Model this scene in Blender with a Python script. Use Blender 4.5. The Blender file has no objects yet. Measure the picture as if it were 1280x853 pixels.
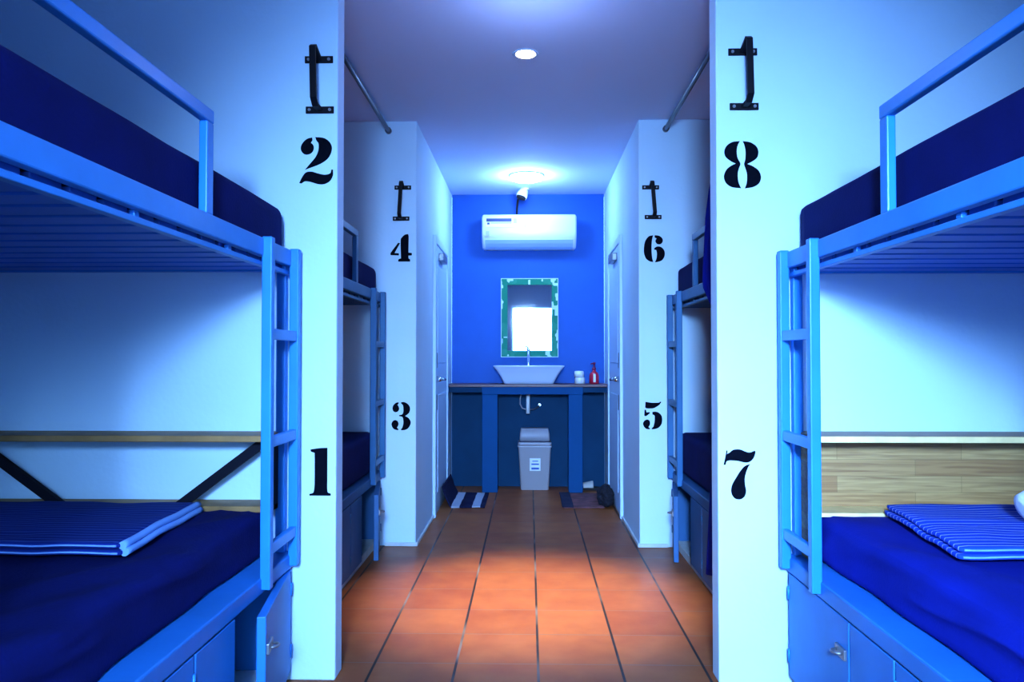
import bpy, bmesh, math, random
from mathutils import Vector, Matrix, noise
random.seed(7)
R = math.radians
sc = bpy.context.scene
COL = sc.collection

# ------------------------------------------------------------------ materials
def mat(name, color, rough=0.5, metal=0.0, spec=0.5, emit=None, estr=0.0, bump=0.0, bscale=40.0, var=0.0, vscale=6.0):
    m = bpy.data.materials.new(name); m.use_nodes = True
    nt = m.node_tree; b = nt.nodes['Principled BSDF']
    b.inputs['Base Color'].default_value = (*color, 1)
    b.inputs['Roughness'].default_value = rough
    b.inputs['Metallic'].default_value = metal
    b.inputs['Specular IOR Level'].default_value = spec
    if emit:
        b.inputs['Emission Color'].default_value = (*emit, 1)
        b.inputs['Emission Strength'].default_value = estr
    tc = nt.nodes.new('ShaderNodeTexCoord')
    if var > 0:
        n = nt.nodes.new('ShaderNodeTexNoise'); n.inputs['Scale'].default_value = vscale; n.inputs['Detail'].default_value = 5
        nt.links.new(tc.outputs['Object'], n.inputs['Vector'])
        r = nt.nodes.new('ShaderNodeValToRGB')
        r.color_ramp.elements[0].position = 0.3; r.color_ramp.elements[1].position = 0.7
        r.color_ramp.elements[0].color = (*[c*(1-var) for c in color], 1)
        r.color_ramp.elements[1].color = (*[min(1, c*(1+var*0.6)) for c in color], 1)
        nt.links.new(n.outputs['Fac'], r.inputs['Fac']); nt.links.new(r.outputs['Color'], b.inputs['Base Color'])
    if bump > 0:
        n2 = nt.nodes.new('ShaderNodeTexNoise'); n2.inputs['Scale'].default_value = bscale; n2.inputs['Detail'].default_value = 4
        nt.links.new(tc.outputs['Object'], n2.inputs['Vector'])
        bp = nt.nodes.new('ShaderNodeBump'); bp.inputs['Strength'].default_value = bump; bp.inputs['Distance'].default_value = 0.004
        nt.links.new(n2.outputs['Fac'], bp.inputs['Height']); nt.links.new(bp.outputs['Normal'], b.inputs['Normal'])
    return m

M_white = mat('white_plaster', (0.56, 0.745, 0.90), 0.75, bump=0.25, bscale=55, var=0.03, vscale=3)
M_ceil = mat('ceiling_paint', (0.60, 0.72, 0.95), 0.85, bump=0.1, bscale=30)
M_bluewall = mat('blue_wall_paint', (0.003, 0.108, 0.44), 0.6, bump=0.15, bscale=50, var=0.06, vscale=4)
M_bluewall_shaded = mat('shaded_blue_wall_paint', (0.003, 0.058, 0.14), 0.7, spec=0.2, bump=0.2, bscale=45, var=0.12, vscale=5)  # the back wall's blue, darkened to hold the shade under the counter
M_legs = mat('counter_blue_paint', (0.003, 0.085, 0.24), 0.7, spec=0.2, bump=0.15, bscale=45, var=0.06, vscale=5)
M_paint = mat('sky_blue_metal_paint', (0.024, 0.26, 0.68), 0.38, bump=0.06, bscale=60, var=0.08, vscale=7)
M_panel = mat('blue_board_paint', (0.02, 0.22, 0.62), 0.5, bump=0.12, bscale=25, var=0.12, vscale=4)
M_slat = mat('blue_slat_paint', (0.03, 0.17, 0.62), 0.5, var=0.08)
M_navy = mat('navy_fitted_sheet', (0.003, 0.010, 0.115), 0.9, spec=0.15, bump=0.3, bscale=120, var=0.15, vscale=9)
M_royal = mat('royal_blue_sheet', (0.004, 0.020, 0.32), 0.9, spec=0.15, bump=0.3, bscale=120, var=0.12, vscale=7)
M_curtain = mat('curtain_cloth', (0.006, 0.018, 0.30), 0.9, spec=0.1)
M_black = mat('black_metal', (0.004, 0.005, 0.011), 0.6, spec=0.2)
M_digit = mat('black_stencil_paint', (0.003, 0.005, 0.012), 0.9, spec=0.05, var=0.3, vscale=30)
M_dark = mat('dark_navy_board', (0.004, 0.006, 0.016), 0.7, spec=0.2)
M_chrome = mat('chrome', (0.75, 0.77, 0.80), 0.15, metal=1.0)
M_steel = mat('dull_steel', (0.30, 0.32, 0.36), 0.4, metal=0.8)
M_rod = mat('grey_rod_metal', (0.16, 0.18, 0.22), 0.35, metal=0.7)
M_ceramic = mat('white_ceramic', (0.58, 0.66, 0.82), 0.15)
M_plastic = mat('white_plastic', (0.84, 0.85, 0.86), 0.35)
M_acvent = mat('ac_louver_shaded_plastic', (0.42, 0.56, 0.80), 0.4)  # underside shade put into the louver colour; printed panel reuses the tone
M_bin = mat('beige_bin_plastic', (0.50, 0.49, 0.54), 0.45)
M_binlid = mat('grey_bin_lid_plastic', (0.40, 0.38, 0.42), 0.45)
M_band = mat('dark_gap', (0.05, 0.05, 0.10), 0.6)
M_paper = mat('sticker_paper', (0.8, 0.85, 0.9), 0.6)
M_ink = mat('sticker_ink', (0.05, 0.06, 0.16), 0.6)
M_inkblue = mat('sticker_blue_ink', (0.03, 0.12, 0.45), 0.6)
M_grey = mat('grey_plastic', (0.42, 0.45, 0.50), 0.5)
M_red = mat('red_soap', (0.55, 0.02, 0.06), 0.3)
M_reddk = mat('red_pump', (0.22, 0.01, 0.07), 0.4)
M_topred = mat('red_brown_counter_tile', (0.13, 0.04, 0.05), 0.35, var=0.2)
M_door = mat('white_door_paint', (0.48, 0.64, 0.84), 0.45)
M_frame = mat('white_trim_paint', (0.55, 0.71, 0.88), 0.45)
M_kerb = mat('white_cement_kerb', (0.58, 0.62, 0.66), 0.8, bump=0.4, bscale=40, var=0.15, vscale=12)
M_mirror = mat('mirror_glass', (0.92, 0.93, 0.94), 0.02, metal=1.0)
M_rubber = mat('black_sole', (0.01, 0.01, 0.015), 0.7)
M_pale = mat('pale_slipper', (0.55, 0.52, 0.50), 0.7)
M_rag = mat('dark_rag', (0.012, 0.012, 0.025), 0.9, bump=0.5, bscale=40)
M_towel = mat('white_towel', (0.85, 0.85, 0.85), 0.9, bump=0.5, bscale=160)
M_braid = mat('light_blue_hem', (0.22, 0.42, 0.80), 0.85)
M_asphalt = mat('outside_paving', (0.45, 0.45, 0.45), 0.9)
M_lamp_w = mat('warm_lamp_glass', (0.9, 0.9, 0.9), 0.4, emit=(1.0, 0.82, 0.62), estr=60)
M_lamp_c = mat('cool_lamp_glass', (0.9, 0.9, 0.9), 0.4, emit=(0.42, 0.78, 1.0), estr=30)

def tile_material():
    m = bpy.data.materials.new('terracotta_tiles'); m.use_nodes = True
    nt = m.node_tree; b = nt.nodes['Principled BSDF']; L = nt.links.new
    tc = nt.nodes.new('ShaderNodeTexCoord'); mp = nt.nodes.new('ShaderNodeMapping')
    mp.inputs['Location'].default_value = (-0.032, -2.81 + 0.297*10, 0)
    L(tc.outputs['Object'], mp.inputs['Vector'])
    sp = nt.nodes.new('ShaderNodeSeparateXYZ'); L(mp.outputs['Vector'], sp.inputs['Vector'])
    def line(out, pitch, halfw):
        a = nt.nodes.new('ShaderNodeMath'); a.operation = 'DIVIDE'; L(out, a.inputs[0]); a.inputs[1].default_value = pitch
        f = nt.nodes.new('ShaderNodeMath'); f.operation = 'FRACT'; L(a.outputs[0], f.inputs[0])
        s = nt.nodes.new('ShaderNodeMath'); s.operation = 'SUBTRACT'; L(f.outputs[0], s.inputs[0]); s.inputs[1].default_value = 0.5
        ab = nt.nodes.new('ShaderNodeMath'); ab.operation = 'ABSOLUTE'; L(s.outputs[0], ab.inputs[0])
        g = nt.nodes.new('ShaderNodeMath'); g.operation = 'GREATER_THAN'; L(ab.outputs[0], g.inputs[0]); g.inputs[1].default_value = 0.5 - halfw/pitch
        fl = nt.nodes.new('ShaderNodeMath'); fl.operation = 'FLOOR'; L(a.outputs[0], fl.inputs[0])
        return g.outputs[0], fl.outputs[0]
    gx, ix = line(sp.outputs['X'], 0.30, 0.0048)
    gy, iy = line(sp.outputs['Y'], 0.297, 0.0036)
    cb = nt.nodes.new('ShaderNodeCombineXYZ'); L(ix, cb.inputs['X']); L(iy, cb.inputs['Y'])
    wn = nt.nodes.new('ShaderNodeTexWhiteNoise'); wn.noise_dimensions = '3D'; L(cb.outputs[0], wn.inputs['Vector'])
    ns = nt.nodes.new('ShaderNodeTexNoise'); ns.inputs['Scale'].default_value = 7; ns.inputs['Detail'].default_value = 6; L(tc.outputs['Object'], ns.inputs['Vector'])
    ad = nt.nodes.new('ShaderNodeMath'); ad.operation = 'MULTIPLY_ADD'; L(wn.outputs['Value'], ad.inputs[0]); ad.inputs[1].default_value = 0.35; L(ns.outputs['Fac'], ad.inputs[2])
    rp = nt.nodes.new('ShaderNodeValToRGB')
    rp.color_ramp.elements[0].position = 0.3; rp.color_ramp.elements[0].color = (0.26, 0.066, 0.023, 1)
    rp.color_ramp.elements[1].position = 1.0; rp.color_ramp.elements[1].color = (0.40, 0.138, 0.043, 1)
    L(ad.outputs[0], rp.inputs['Fac'])
    m1 = nt.nodes.new('ShaderNodeMix'); m1.data_type = 'RGBA'
    L(gy, m1.inputs['Factor']); L(rp.outputs['Color'], m1.inputs['A']); m1.inputs['B'].default_value = (0.26, 0.14, 0.10, 1)
    m2 = nt.nodes.new('ShaderNodeMix'); m2.data_type = 'RGBA'
    # long joints: dark, with pale worn patches
    n3 = nt.nodes.new('ShaderNodeTexNoise'); n3.inputs['Scale'].default_value = 2.3; L(tc.outputs['Object'], n3.inputs['Vector'])
    r3 = nt.nodes.new('ShaderNodeValToRGB')
    r3.color_ramp.elements[0].position = 0.5; r3.color_ramp.elements[0].color = (0.035, 0.024, 0.022, 1)
    r3.color_ramp.elements[1].position = 0.72; r3.color_ramp.elements[1].color = (0.30, 0.24, 0.22, 1)
    L(n3.outputs['Fac'], r3.inputs['Fac'])
    L(gx, m2.inputs['Factor']); L(m1.outputs['Result'], m2.inputs['A']); L(r3.outputs['Color'], m2.inputs['B'])
    L(m2.outputs['Result'], b.inputs['Base Color'])
    b.inputs['Roughness'].default_value = 0.42; b.inputs['Specular IOR Level'].default_value = 0.35
    mx = nt.nodes.new('ShaderNodeMath'); mx.operation = 'MAXIMUM'; L(gx, mx.inputs[0]); L(gy, mx.inputs[1])
    iv = nt.nodes.new('ShaderNodeMath'); iv.operation = 'MULTIPLY_ADD'; L(mx.outputs[0], iv.inputs[0]); iv.inputs[1].default_value = -1.0; L(ns.outputs['Fac'], iv.inputs[2])
    bp = nt.nodes.new('ShaderNodeBump'); bp.inputs['Strength'].default_value = 0.35; bp.inputs['Distance'].default_value = 0.003
    L(iv.outputs[0], bp.inputs['Height']); L(bp.outputs['Normal'], b.inputs['Normal'])
    return m
M_tile = tile_material()

def wood_material(name, c1, c2, c3):
    m = bpy.data.materials.new(name); m.use_nodes = True
    nt = m.node_tree; b = nt.nodes['Principled BSDF']; L = nt.links.new
    tc = nt.nodes.new('ShaderNodeTexCoord')
    sp = nt.nodes.new('ShaderNodeSeparateXYZ'); L(tc.outputs['Object'], sp.inputs[0])
    cb = nt.nodes.new('ShaderNodeCombineXYZ'); L(sp.outputs['X'], cb.inputs['X']); L(sp.outputs['Z'], cb.inputs['Y'])
    br = nt.nodes.new('ShaderNodeTexBrick'); br.offset = 0.37
    br.inputs['Scale'].default_value = 1.0; br.inputs['Brick Width'].default_value = 0.42; br.inputs['Row Height'].default_value = 0.056
    br.inputs['Mortar Size'].default_value = 0.0008; br.inputs['Mortar'].default_value = (*[c*0.55 for c in c1], 1)
    br.inputs['Color1'].default_value = (*c1, 1); br.inputs['Color2'].default_value = (*c2, 1); br.inputs['Bias'].default_value = -0.1
    L(cb.outputs[0], br.inputs['Vector'])
    mp = nt.nodes.new('ShaderNodeMapping'); mp.inputs['Scale'].default_value = (2.0, 30, 45); L(tc.outputs['Object'], mp.inputs['Vector'])
    ns = nt.nodes.new('ShaderNodeTexNoise'); ns.inputs['Scale'].default_value = 2.0; ns.inputs['Detail'].default_value = 8; ns.inputs['Distortion'].default_value = 0.6
    L(mp.outputs[0], ns.inputs['Vector'])
    rp = nt.nodes.new('ShaderNodeValToRGB'); rp.color_ramp.elements[0].position = 0.4; rp.color_ramp.elements[1].position = 0.75
    L(ns.outputs['Fac'], rp.inputs['Fac'])
    mx = nt.nodes.new('ShaderNodeMix'); mx.data_type = 'RGBA'
    md = nt.nodes.new('ShaderNodeMath'); md.operation = 'MULTIPLY'; md.inputs[1].default_value = 0.75; L(rp.outputs['Color'], md.inputs[0])
    L(md.outputs[0], mx.inputs['Factor']); L(br.outputs['Color'], mx.inputs['A']); mx.inputs['B'].default_value = (*c3, 1)
    L(mx.outputs['Result'], b.inputs['Base Color']); b.inputs['Roughness'].default_value = 0.5
    return m
M_wood = wood_material('pine_board', (0.56, 0.36, 0.15), (0.38, 0.19, 0.075), (0.22, 0.095, 0.04))
M_edge = mat('cream_board_edge', (0.92, 0.70, 0.34), 0.55, var=0.12, vscale=18)
M_woodold = mat('brown_board', (0.36, 0.20, 0.075), 0.6, var=0.35, vscale=9)

def stripe_material(name, base, stripe, axis, pitch, frac, rough=0.9, phase=0.0, wob=0.5):
    m = bpy.data.materials.new(name); m.use_nodes = True
    nt = m.node_tree; b = nt.nodes['Principled BSDF']; L = nt.links.new
    tc = nt.nodes.new('ShaderNodeTexCoord'); sp = nt.nodes.new('ShaderNodeSeparateXYZ'); L(tc.outputs['Object'], sp.inputs[0])
    ns = nt.nodes.new('ShaderNodeTexNoise'); ns.inputs['Scale'].default_value = 5; L(tc.outputs['Object'], ns.inputs['Vector'])
    w = nt.nodes.new('ShaderNodeMath'); w.operation = 'MULTIPLY_ADD'; L(ns.outputs['Fac'], w.inputs[0]); w.inputs[1].default_value = pitch*wob; L(sp.outputs[axis], w.inputs[2])
    o = nt.nodes.new('ShaderNodeMath'); o.operation = 'ADD'; o.inputs[1].default_value = phase; L(w.outputs[0], o.inputs[0])
    d = nt.nodes.new('ShaderNodeMath'); d.operation = 'DIVIDE'; d.inputs[1].default_value = pitch; L(o.outputs[0], d.inputs[0])
    f = nt.nodes.new('ShaderNodeMath'); f.operation = 'FRACT'; L(d.outputs[0], f.inputs[0])
    g = nt.nodes.new('ShaderNodeMath'); g.operation = 'LESS_THAN'; g.inputs[1].default_value = frac; L(f.outputs[0], g.inputs[0])
    mx = nt.nodes.new('ShaderNodeMix'); mx.data_type = 'RGBA'; L(g.outputs[0], mx.inputs['Factor'])
    mx.inputs['A'].default_value = (*base, 1); mx.inputs['B'].default_value = (*stripe, 1)
    L(mx.outputs['Result'], b.inputs['Base Color']); b.inputs['Roughness'].default_value = rough; b.inputs['Specular IOR Level'].default_value = 0.15
    return m
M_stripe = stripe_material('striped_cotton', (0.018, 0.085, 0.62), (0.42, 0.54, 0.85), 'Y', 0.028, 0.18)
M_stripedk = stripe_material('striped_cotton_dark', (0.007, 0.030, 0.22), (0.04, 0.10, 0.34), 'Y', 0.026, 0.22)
M_mat1 = stripe_material('striped_mat', (0.012, 0.016, 0.06), (0.40, 0.44, 0.54), 'X', 0.155, 0.40, phase=0.100, wob=0.08)

def mirror_frame_material():
    m = bpy.data.materials.new('green_mosaic_frame'); m.use_nodes = True
    nt = m.node_tree; b = nt.nodes['Principled BSDF']; L = nt.links.new
    tc = nt.nodes.new('ShaderNodeTexCoord'); sp = nt.nodes.new('ShaderNodeSeparateXYZ'); L(tc.outputs['Object'], sp.inputs[0])
    cb = nt.nodes.new('ShaderNodeCombineXYZ'); L(sp.outputs['X'], cb.inputs['X']); L(sp.outputs['Z'], cb.inputs['Y'])
    vo = nt.nodes.new('ShaderNodeTexVoronoi'); vo.distance = 'CHEBYCHEV'; vo.inputs['Scale'].default_value = 17; vo.inputs['Randomness'].default_value = 0.75
    L(cb.outputs[0], vo.inputs['Vector'])
    rp = nt.nodes.new('ShaderNodeValToRGB'); rp.color_ramp.interpolation = 'CONSTANT'
    e = rp.color_ramp.elements
    e[0].position = 0; e[0].color = (0.03, 0.26, 0.17, 1)
    e[1].position = 0.55; e[1].color = (0.05, 0.30, 0.20, 1)
    e2 = e.new(0.69); e2.color = (0.55, 0.75, 0.70, 1)
    L(vo.outputs['Color'], rp.inputs['Fac']); L(rp.outputs['Color'], b.inputs['Base Color']); b.inputs['Roughness'].default_value = 0.7; b.inputs['Specular IOR Level'].default_value = 0.1
    return m
M_mframe = mirror_frame_material()

# ------------------------------------------------------------------ mesh helpers
class MB:
    def __init__(s): s.bm = bmesh.new()
    def _merge(s, t, smooth=False):
        if smooth:
            for f in t.faces: f.smooth = True
        me = bpy.data.meshes.new('t'); t.to_mesh(me); t.free(); s.bm.from_mesh(me); bpy.data.meshes.remove(me)
    def box(s, x0, x1, y0, y1, z0, z1, bev=0.0, seg=2, M=None):
        t = bmesh.new(); bmesh.ops.create_cube(t, size=1)
        for v in t.verts:
            v.co = Vector(((x0+x1)/2 + v.co.x*abs(x1-x0), (y0+y1)/2 + v.co.y*abs(y1-y0), (z0+z1)/2 + v.co.z*abs(z1-z0)))
        if bev > 0: bmesh.ops.bevel(t, geom=t.edges[:], offset=bev, segments=seg, affect='EDGES', profile=0.5)
        if M is not None: bmesh.ops.transform(t, matrix=M, verts=t.verts)
        s._merge(t); return s
    def tube(s, pts, r, n=12, cap=True):
        t = bmesh.new(); pts = [Vector(p) for p in pts]; rings = []
        up = None
        for i, p in enumerate(pts):
            d = (pts[min(i+1, len(pts)-1)] - pts[max(i-1, 0)]).normalized()
            if up is None or abs(up.dot(d)) > 0.98: up = Vector((0, 0, 1)) if abs(d.z) < 0.9 else Vector((1, 0, 0))
            a = d.cross(up).normalized(); b = a.cross(d).normalized(); up = b
            rr = r[i] if isinstance(r, (list, tuple)) else r
            rings.append([t.verts.new(p + a*math.cos(2*math.pi*k/n)*rr + b*math.sin(2*math.pi*k/n)*rr) for k in range(n)])
        for A, B in zip(rings, rings[1:]):
            for k in range(n): t.faces.new((A[k], A[(k+1) % n], B[(k+1) % n], B[k]))
        for f in t.faces: f.smooth = True
        if cap:
            t.faces.new(rings[0][::-1]); t.faces.new(rings[-1])
        bmesh.ops.recalc_face_normals(t, faces=t.faces); s._merge(t); return s
    def lathe(s, prof, c, n=32, smooth=True, axis='Z'):
        t = bmesh.new(); rings = []
        for r, z in prof:
            ring = []
            for k in range(n):
                a = 2*math.pi*k/n
                co = (r*math.cos(a), r*math.sin(a), z)
                if axis == 'Y': co = (co[0], co[2], co[1])
                ring.append(t.verts.new(Vector(co) + Vector(c)))
            rings.append(ring)
        for A, B in zip(rings, rings[1:]):
            for k in range(n): t.faces.new((A[k], A[(k+1) % n], B[(k+1) % n], B[k]))
        for f in t.faces: f.smooth = smooth
        t.faces.new(rings[0][::-1]); t.faces.new(rings[-1])
        bmesh.ops.remove_doubles(t, verts=t.verts, dist=1e-6)
        bmesh.ops.recalc_face_normals(t, faces=t.faces); s._merge(t); return s
    def prism(s, pts, d):          # closed outline (3D points) pushed along d
        t = bmesh.new(); d = Vector(d)
        a = [t.verts.new(Vector(p)) for p in pts]; b = [t.verts.new(Vector(p)+d) for p in pts]
        n = len(a)
        t.faces.new(a); t.faces.new(b[::-1])
        for k in range(n): t.faces.new((a[k], b[k], b[(k+1) % n], a[(k+1) % n]))
        bmesh.ops.recalc_face_normals(t, faces=t.faces); s._merge(t); return s
    def loft(s, rings, cap0=True, cap1=True, smooth=True):
        t = bmesh.new(); rv = [[t.verts.new(Vector(p)) for p in r] for r in rings]; n = len(rv[0])
        for A, B in zip(rv, rv[1:]):
            for k in range(n):
                f = t.faces.new((A[k], A[(k+1) % n], B[(k+1) % n], B[k])); f.smooth = smooth
        if cap0: t.faces.new(rv[0][::-1])
        if cap1: t.faces.new(rv[-1])
        bmesh.ops.recalc_face_normals(t, faces=t.faces); s._merge(t); return s
    def grid(s, fn, nu, nv, smooth=True):
        t = bmesh.new(); g = [[t.verts.new(Vector(fn(i/nu, j/nv))) for j in range(nv+1)] for i in range(nu+1)]
        for i in range(nu):
            for j in range(nv):
                f = t.faces.new((g[i][j], g[i+1][j], g[i+1][j+1], g[i][j+1])); f.smooth = smooth
        s._merge(t); return s
    def build(s, name, m, parent=None, shade=None):
        me = bpy.data.meshes.new(name); s.bm.to_mesh(me); s.bm.free()
        me.materials.append(m)
        o = bpy.data.objects.new(name, me); COL.objects.link(o)
        if parent is not None:
            o.parent = parent; o.matrix_parent_inverse = Matrix.Identity(4)
            w = parent; off = Vector((0, 0, 0))
            while w is not None: off += w.location; w = w.parent
            me.transform(Matrix.Translation(-off))
        return o

def empty(name, loc):
    o = bpy.data.objects.new(name, None); COL.objects.link(o); o.location = loc; o.empty_display_size = 0.05
    return o
def tag(o, label, cat, group=None):
    o['label'] = label; o['category'] = cat
    if group: o['group'] = group
    return o
def struct(o): o['kind'] = 'structure'; return o
def center(o, p):                 # move the object's origin to p without moving its shape
    p = Vector(p); o.data.transform(Matrix.Translation(-p)); o.location = p
    return o

# ------------------------------------------------------------------ the room
CEIL = 2.545
XL, XR = -0.675, 0.652           # corridor faces
SL, SR = -2.10, 2.14             # side walls
Y1, Y2, YB = 2.65, 4.53, 6.62
YF = -1.2
T = 0.095
struct(MB().box(SL-0.1, SR+0.1, YF-0.1, YB+0.1, -0.1, 0).build('floor', M_tile))
struct(MB().box(SL-0.1, SR+0.1, YF-0.1, YB+0.1, CEIL, CEIL+0.1).build('ceiling', M_ceil))
struct(MB().box(SL-0.1, SL, YF, YB+0.1, 0, CEIL).build('wall_left', M_white))
struct(MB().box(SR, SR+0.1, YF, YB+0.1, 0, CEIL).build('wall_right', M_white))
struct(MB().box(SL, XL, Y1, Y1+T, 0, CEIL, 0.006).build('wall_front_left_partition', M_white))
struct(MB().box(XR, SR, Y1, Y1+T, 0, CEIL, 0.006).build('wall_front_right_partition', M_white))
struct(MB().box(SL, XL, Y2, YB, 0, CEIL, 0.006).build('wall_rear_left_partition', M_white))
struct(MB().box(XR, SR, Y2, YB, 0, CEIL, 0.006).build('wall_rear_right_partition', M_white))
bw = struct(MB().box(XL, XR, YB, YB+0.1, 0.88, CEIL).build('wall_back', M_bluewall))
struct(MB().box(XL, XR, YB, YB+0.1, 0, 0.88).build('wall_back_lower', M_bluewall_shaded))
# entrance wall behind the viewer, with an open doorway to the daylight
DX0, DX1, DZ = -0.31, 0.72, 2.05
w = MB(); w.box(SL-0.1, DX0, YF-0.1, YF, 0, CEIL); w.box(DX1, SR+0.1, YF-0.1, YF, 0, CEIL); w.box(DX0, DX1, YF-0.1, YF, DZ, CEIL)
struct(w.build('wall_entrance', M_white))
w = MB(); w.box(DX0-0.06, DX0, YF-0.11, YF+0.015, 0, DZ+0.06, 0.004); w.box(DX1, DX1+0.06, YF-0.11, YF+0.015, 0, DZ+0.06, 0.004); w.box(DX0, DX1, YF-0.11, YF+0.015, DZ, DZ+0.06, 0.004)
struct(w.build('trim_1', M_frame))
# thin pale skirting bead along the corridor
def bead(name, *b):
    struct(MB().box(*b, 0.004).build(name, M_kerb))
bead('baseboard_left', XL, XL+0.012, Y2, 6.28, 0, 0.022)
bead('baseboard_right', XR-0.012, XR, Y2, 6.28, 0, 0.022)
bead('baseboard_left_column', -0.86, XL+0.012, Y2-0.012, Y2, 0, 0.022)
bead('baseboard_right_column', XR-0.012, 0.82, Y2-0.012, Y2, 0, 0.022)

# side doors in the far corridor
def side_door(name, s, x, y0, y1):
    e = struct(empty(name, (x, (y0+y1)/2, 0)))
    i = -s                              # into the corridor
    h = 1.93
    m = MB(); d0, d1 = sorted((x, x+i*0.022))
    m.box(d0, d1, y0-0.055, y0, 0, h+0.055, 0.004); m.box(d0, d1, y1, y1+0.055, 0, h+0.055, 0.004); m.box(d0, d1, y0, y1, h, h+0.055, 0.004)
    m.build('door_frame', M_frame, e)
    m = MB(); a, b = sorted((x, x+i*0.012)); m.box(a, b, y0, y1, 0.01, h, 0.002)
    for z0, z1 in ((0.15, 0.85), (1.08, 1.78)):
        a, b = sorted((x+i*0.010, x+i*0.018)); m.box(a, b, y0+0.12, y1-0.12, z0, z1, 0.004)
    leaf = m.build('door_leaf', M_door, e)
    for z in (1.10, 0.80):
        a, b = sorted((x+i*0.012, x+i*0.017)); MB().box(a, b, y0+0.03, y0+0.10, z-0.055, z+0.055, 0.002).build('lock_plate', M_steel, leaf)
    m = MB(); m.tube([(x+i*0.012, y0+0.065, 0.965), (x+i*0.055, y0+0.065, 0.965)], [0.024, 0.012], 14)
    m.tube([(x+i*0.05, y0+0.055, 0.965), (x+i*0.062, y0+0.09, 0.965), (x+i*0.062, y0+0.17, 0.96)], 0.010, 10)
    m.build('handle', M_chrome, leaf)
    a, b = sorted((x+i*0.012, x+i*0.05)); MB().box(a, b, y0+0.18, y0+0.44, 1.83, 1.885, 0.006).build('door_closer', M_steel, leaf)
    return e
side_door('door_1', -1, XL, 5.36, 6.10)
side_door('door_2', 1, XR, 5.36, 6.10)

# ------------------------------------------------------------------ bunk beds
def rounded_slab(u0, u1, v0, v1, z0, z1, r, wr=0.004, seed=0, fold=0.0):
    """closed pillow-like slab in (u,v,z) with rounded corners and cloth wrinkles; returns ring list"""
    hu, hv, hz = (u1-u0)/2, (v1-v0)/2, (z1-z0)/2
    cu, cv, cz = (u0+u1)/2, (v0+v1)/2, (z0+z1)/2
    t = bmesh.new()
    bmesh.ops.create_cube(t, size=2)
    bmesh.ops.subdivide_edges(t, edges=t.edges[:], cuts=1, use_grid_fill=True)
    bmesh.ops.subdivide_edges(t, edges=t.edges[:], cuts=15, use_grid_fill=True)
    for v in t.verts:
        p = Vector((v.co.x*hu, v.co.y*hv, v.co.z*hz))
        # concentrate on a rounded box
        q = Vector((max(-hu+r, min(hu-r, p.x)), max(-hv+r, min(hv-r, p.y)), max(-hz+r, min(hz-r, p.z))))
        d = p-q
        if d.length > 1e-9: p = q + d.normalized()*r
        n = d.normalized() if d.length > 1e-9 else Vector((0, 0, 1))
        k = noise.noise(Vector((p.x*3.1+seed, p.y*3.1, p.z*3)))*0.6 + noise.noise(Vector((p.x*9+seed*2, p.y*5, p.z*9)))*0.4
        if p.z > -hz*0.9: p += n*k*wr
        if fold > 0:                                # loose sheet: long soft creases running off the corner
            a = p.y*0.9 + p.x*0.55
            c = noise.noise(Vector((a*1.2+seed, (p.x*0.8-p.y*0.35+p.z*1.6)*6.5, 0.7)))
            c = max(0.0, 1-abs(c)*3.0)**2
            edge = max(0.0, min(1.0, (0.45-(p.x+hu))/0.35))
            p += n*c*fold*edge
            if p.z < 0 and abs(n.x) > 0.5 and p.x < 0: p.x -= 0.012*(0.5+noise.noise(Vector((p.y*4+seed, 0, 1))))*(-p.z/hz)
        v.co = p + Vector((cu, cv, cz))
    for f in t.faces: f.smooth = True
    return t

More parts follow.
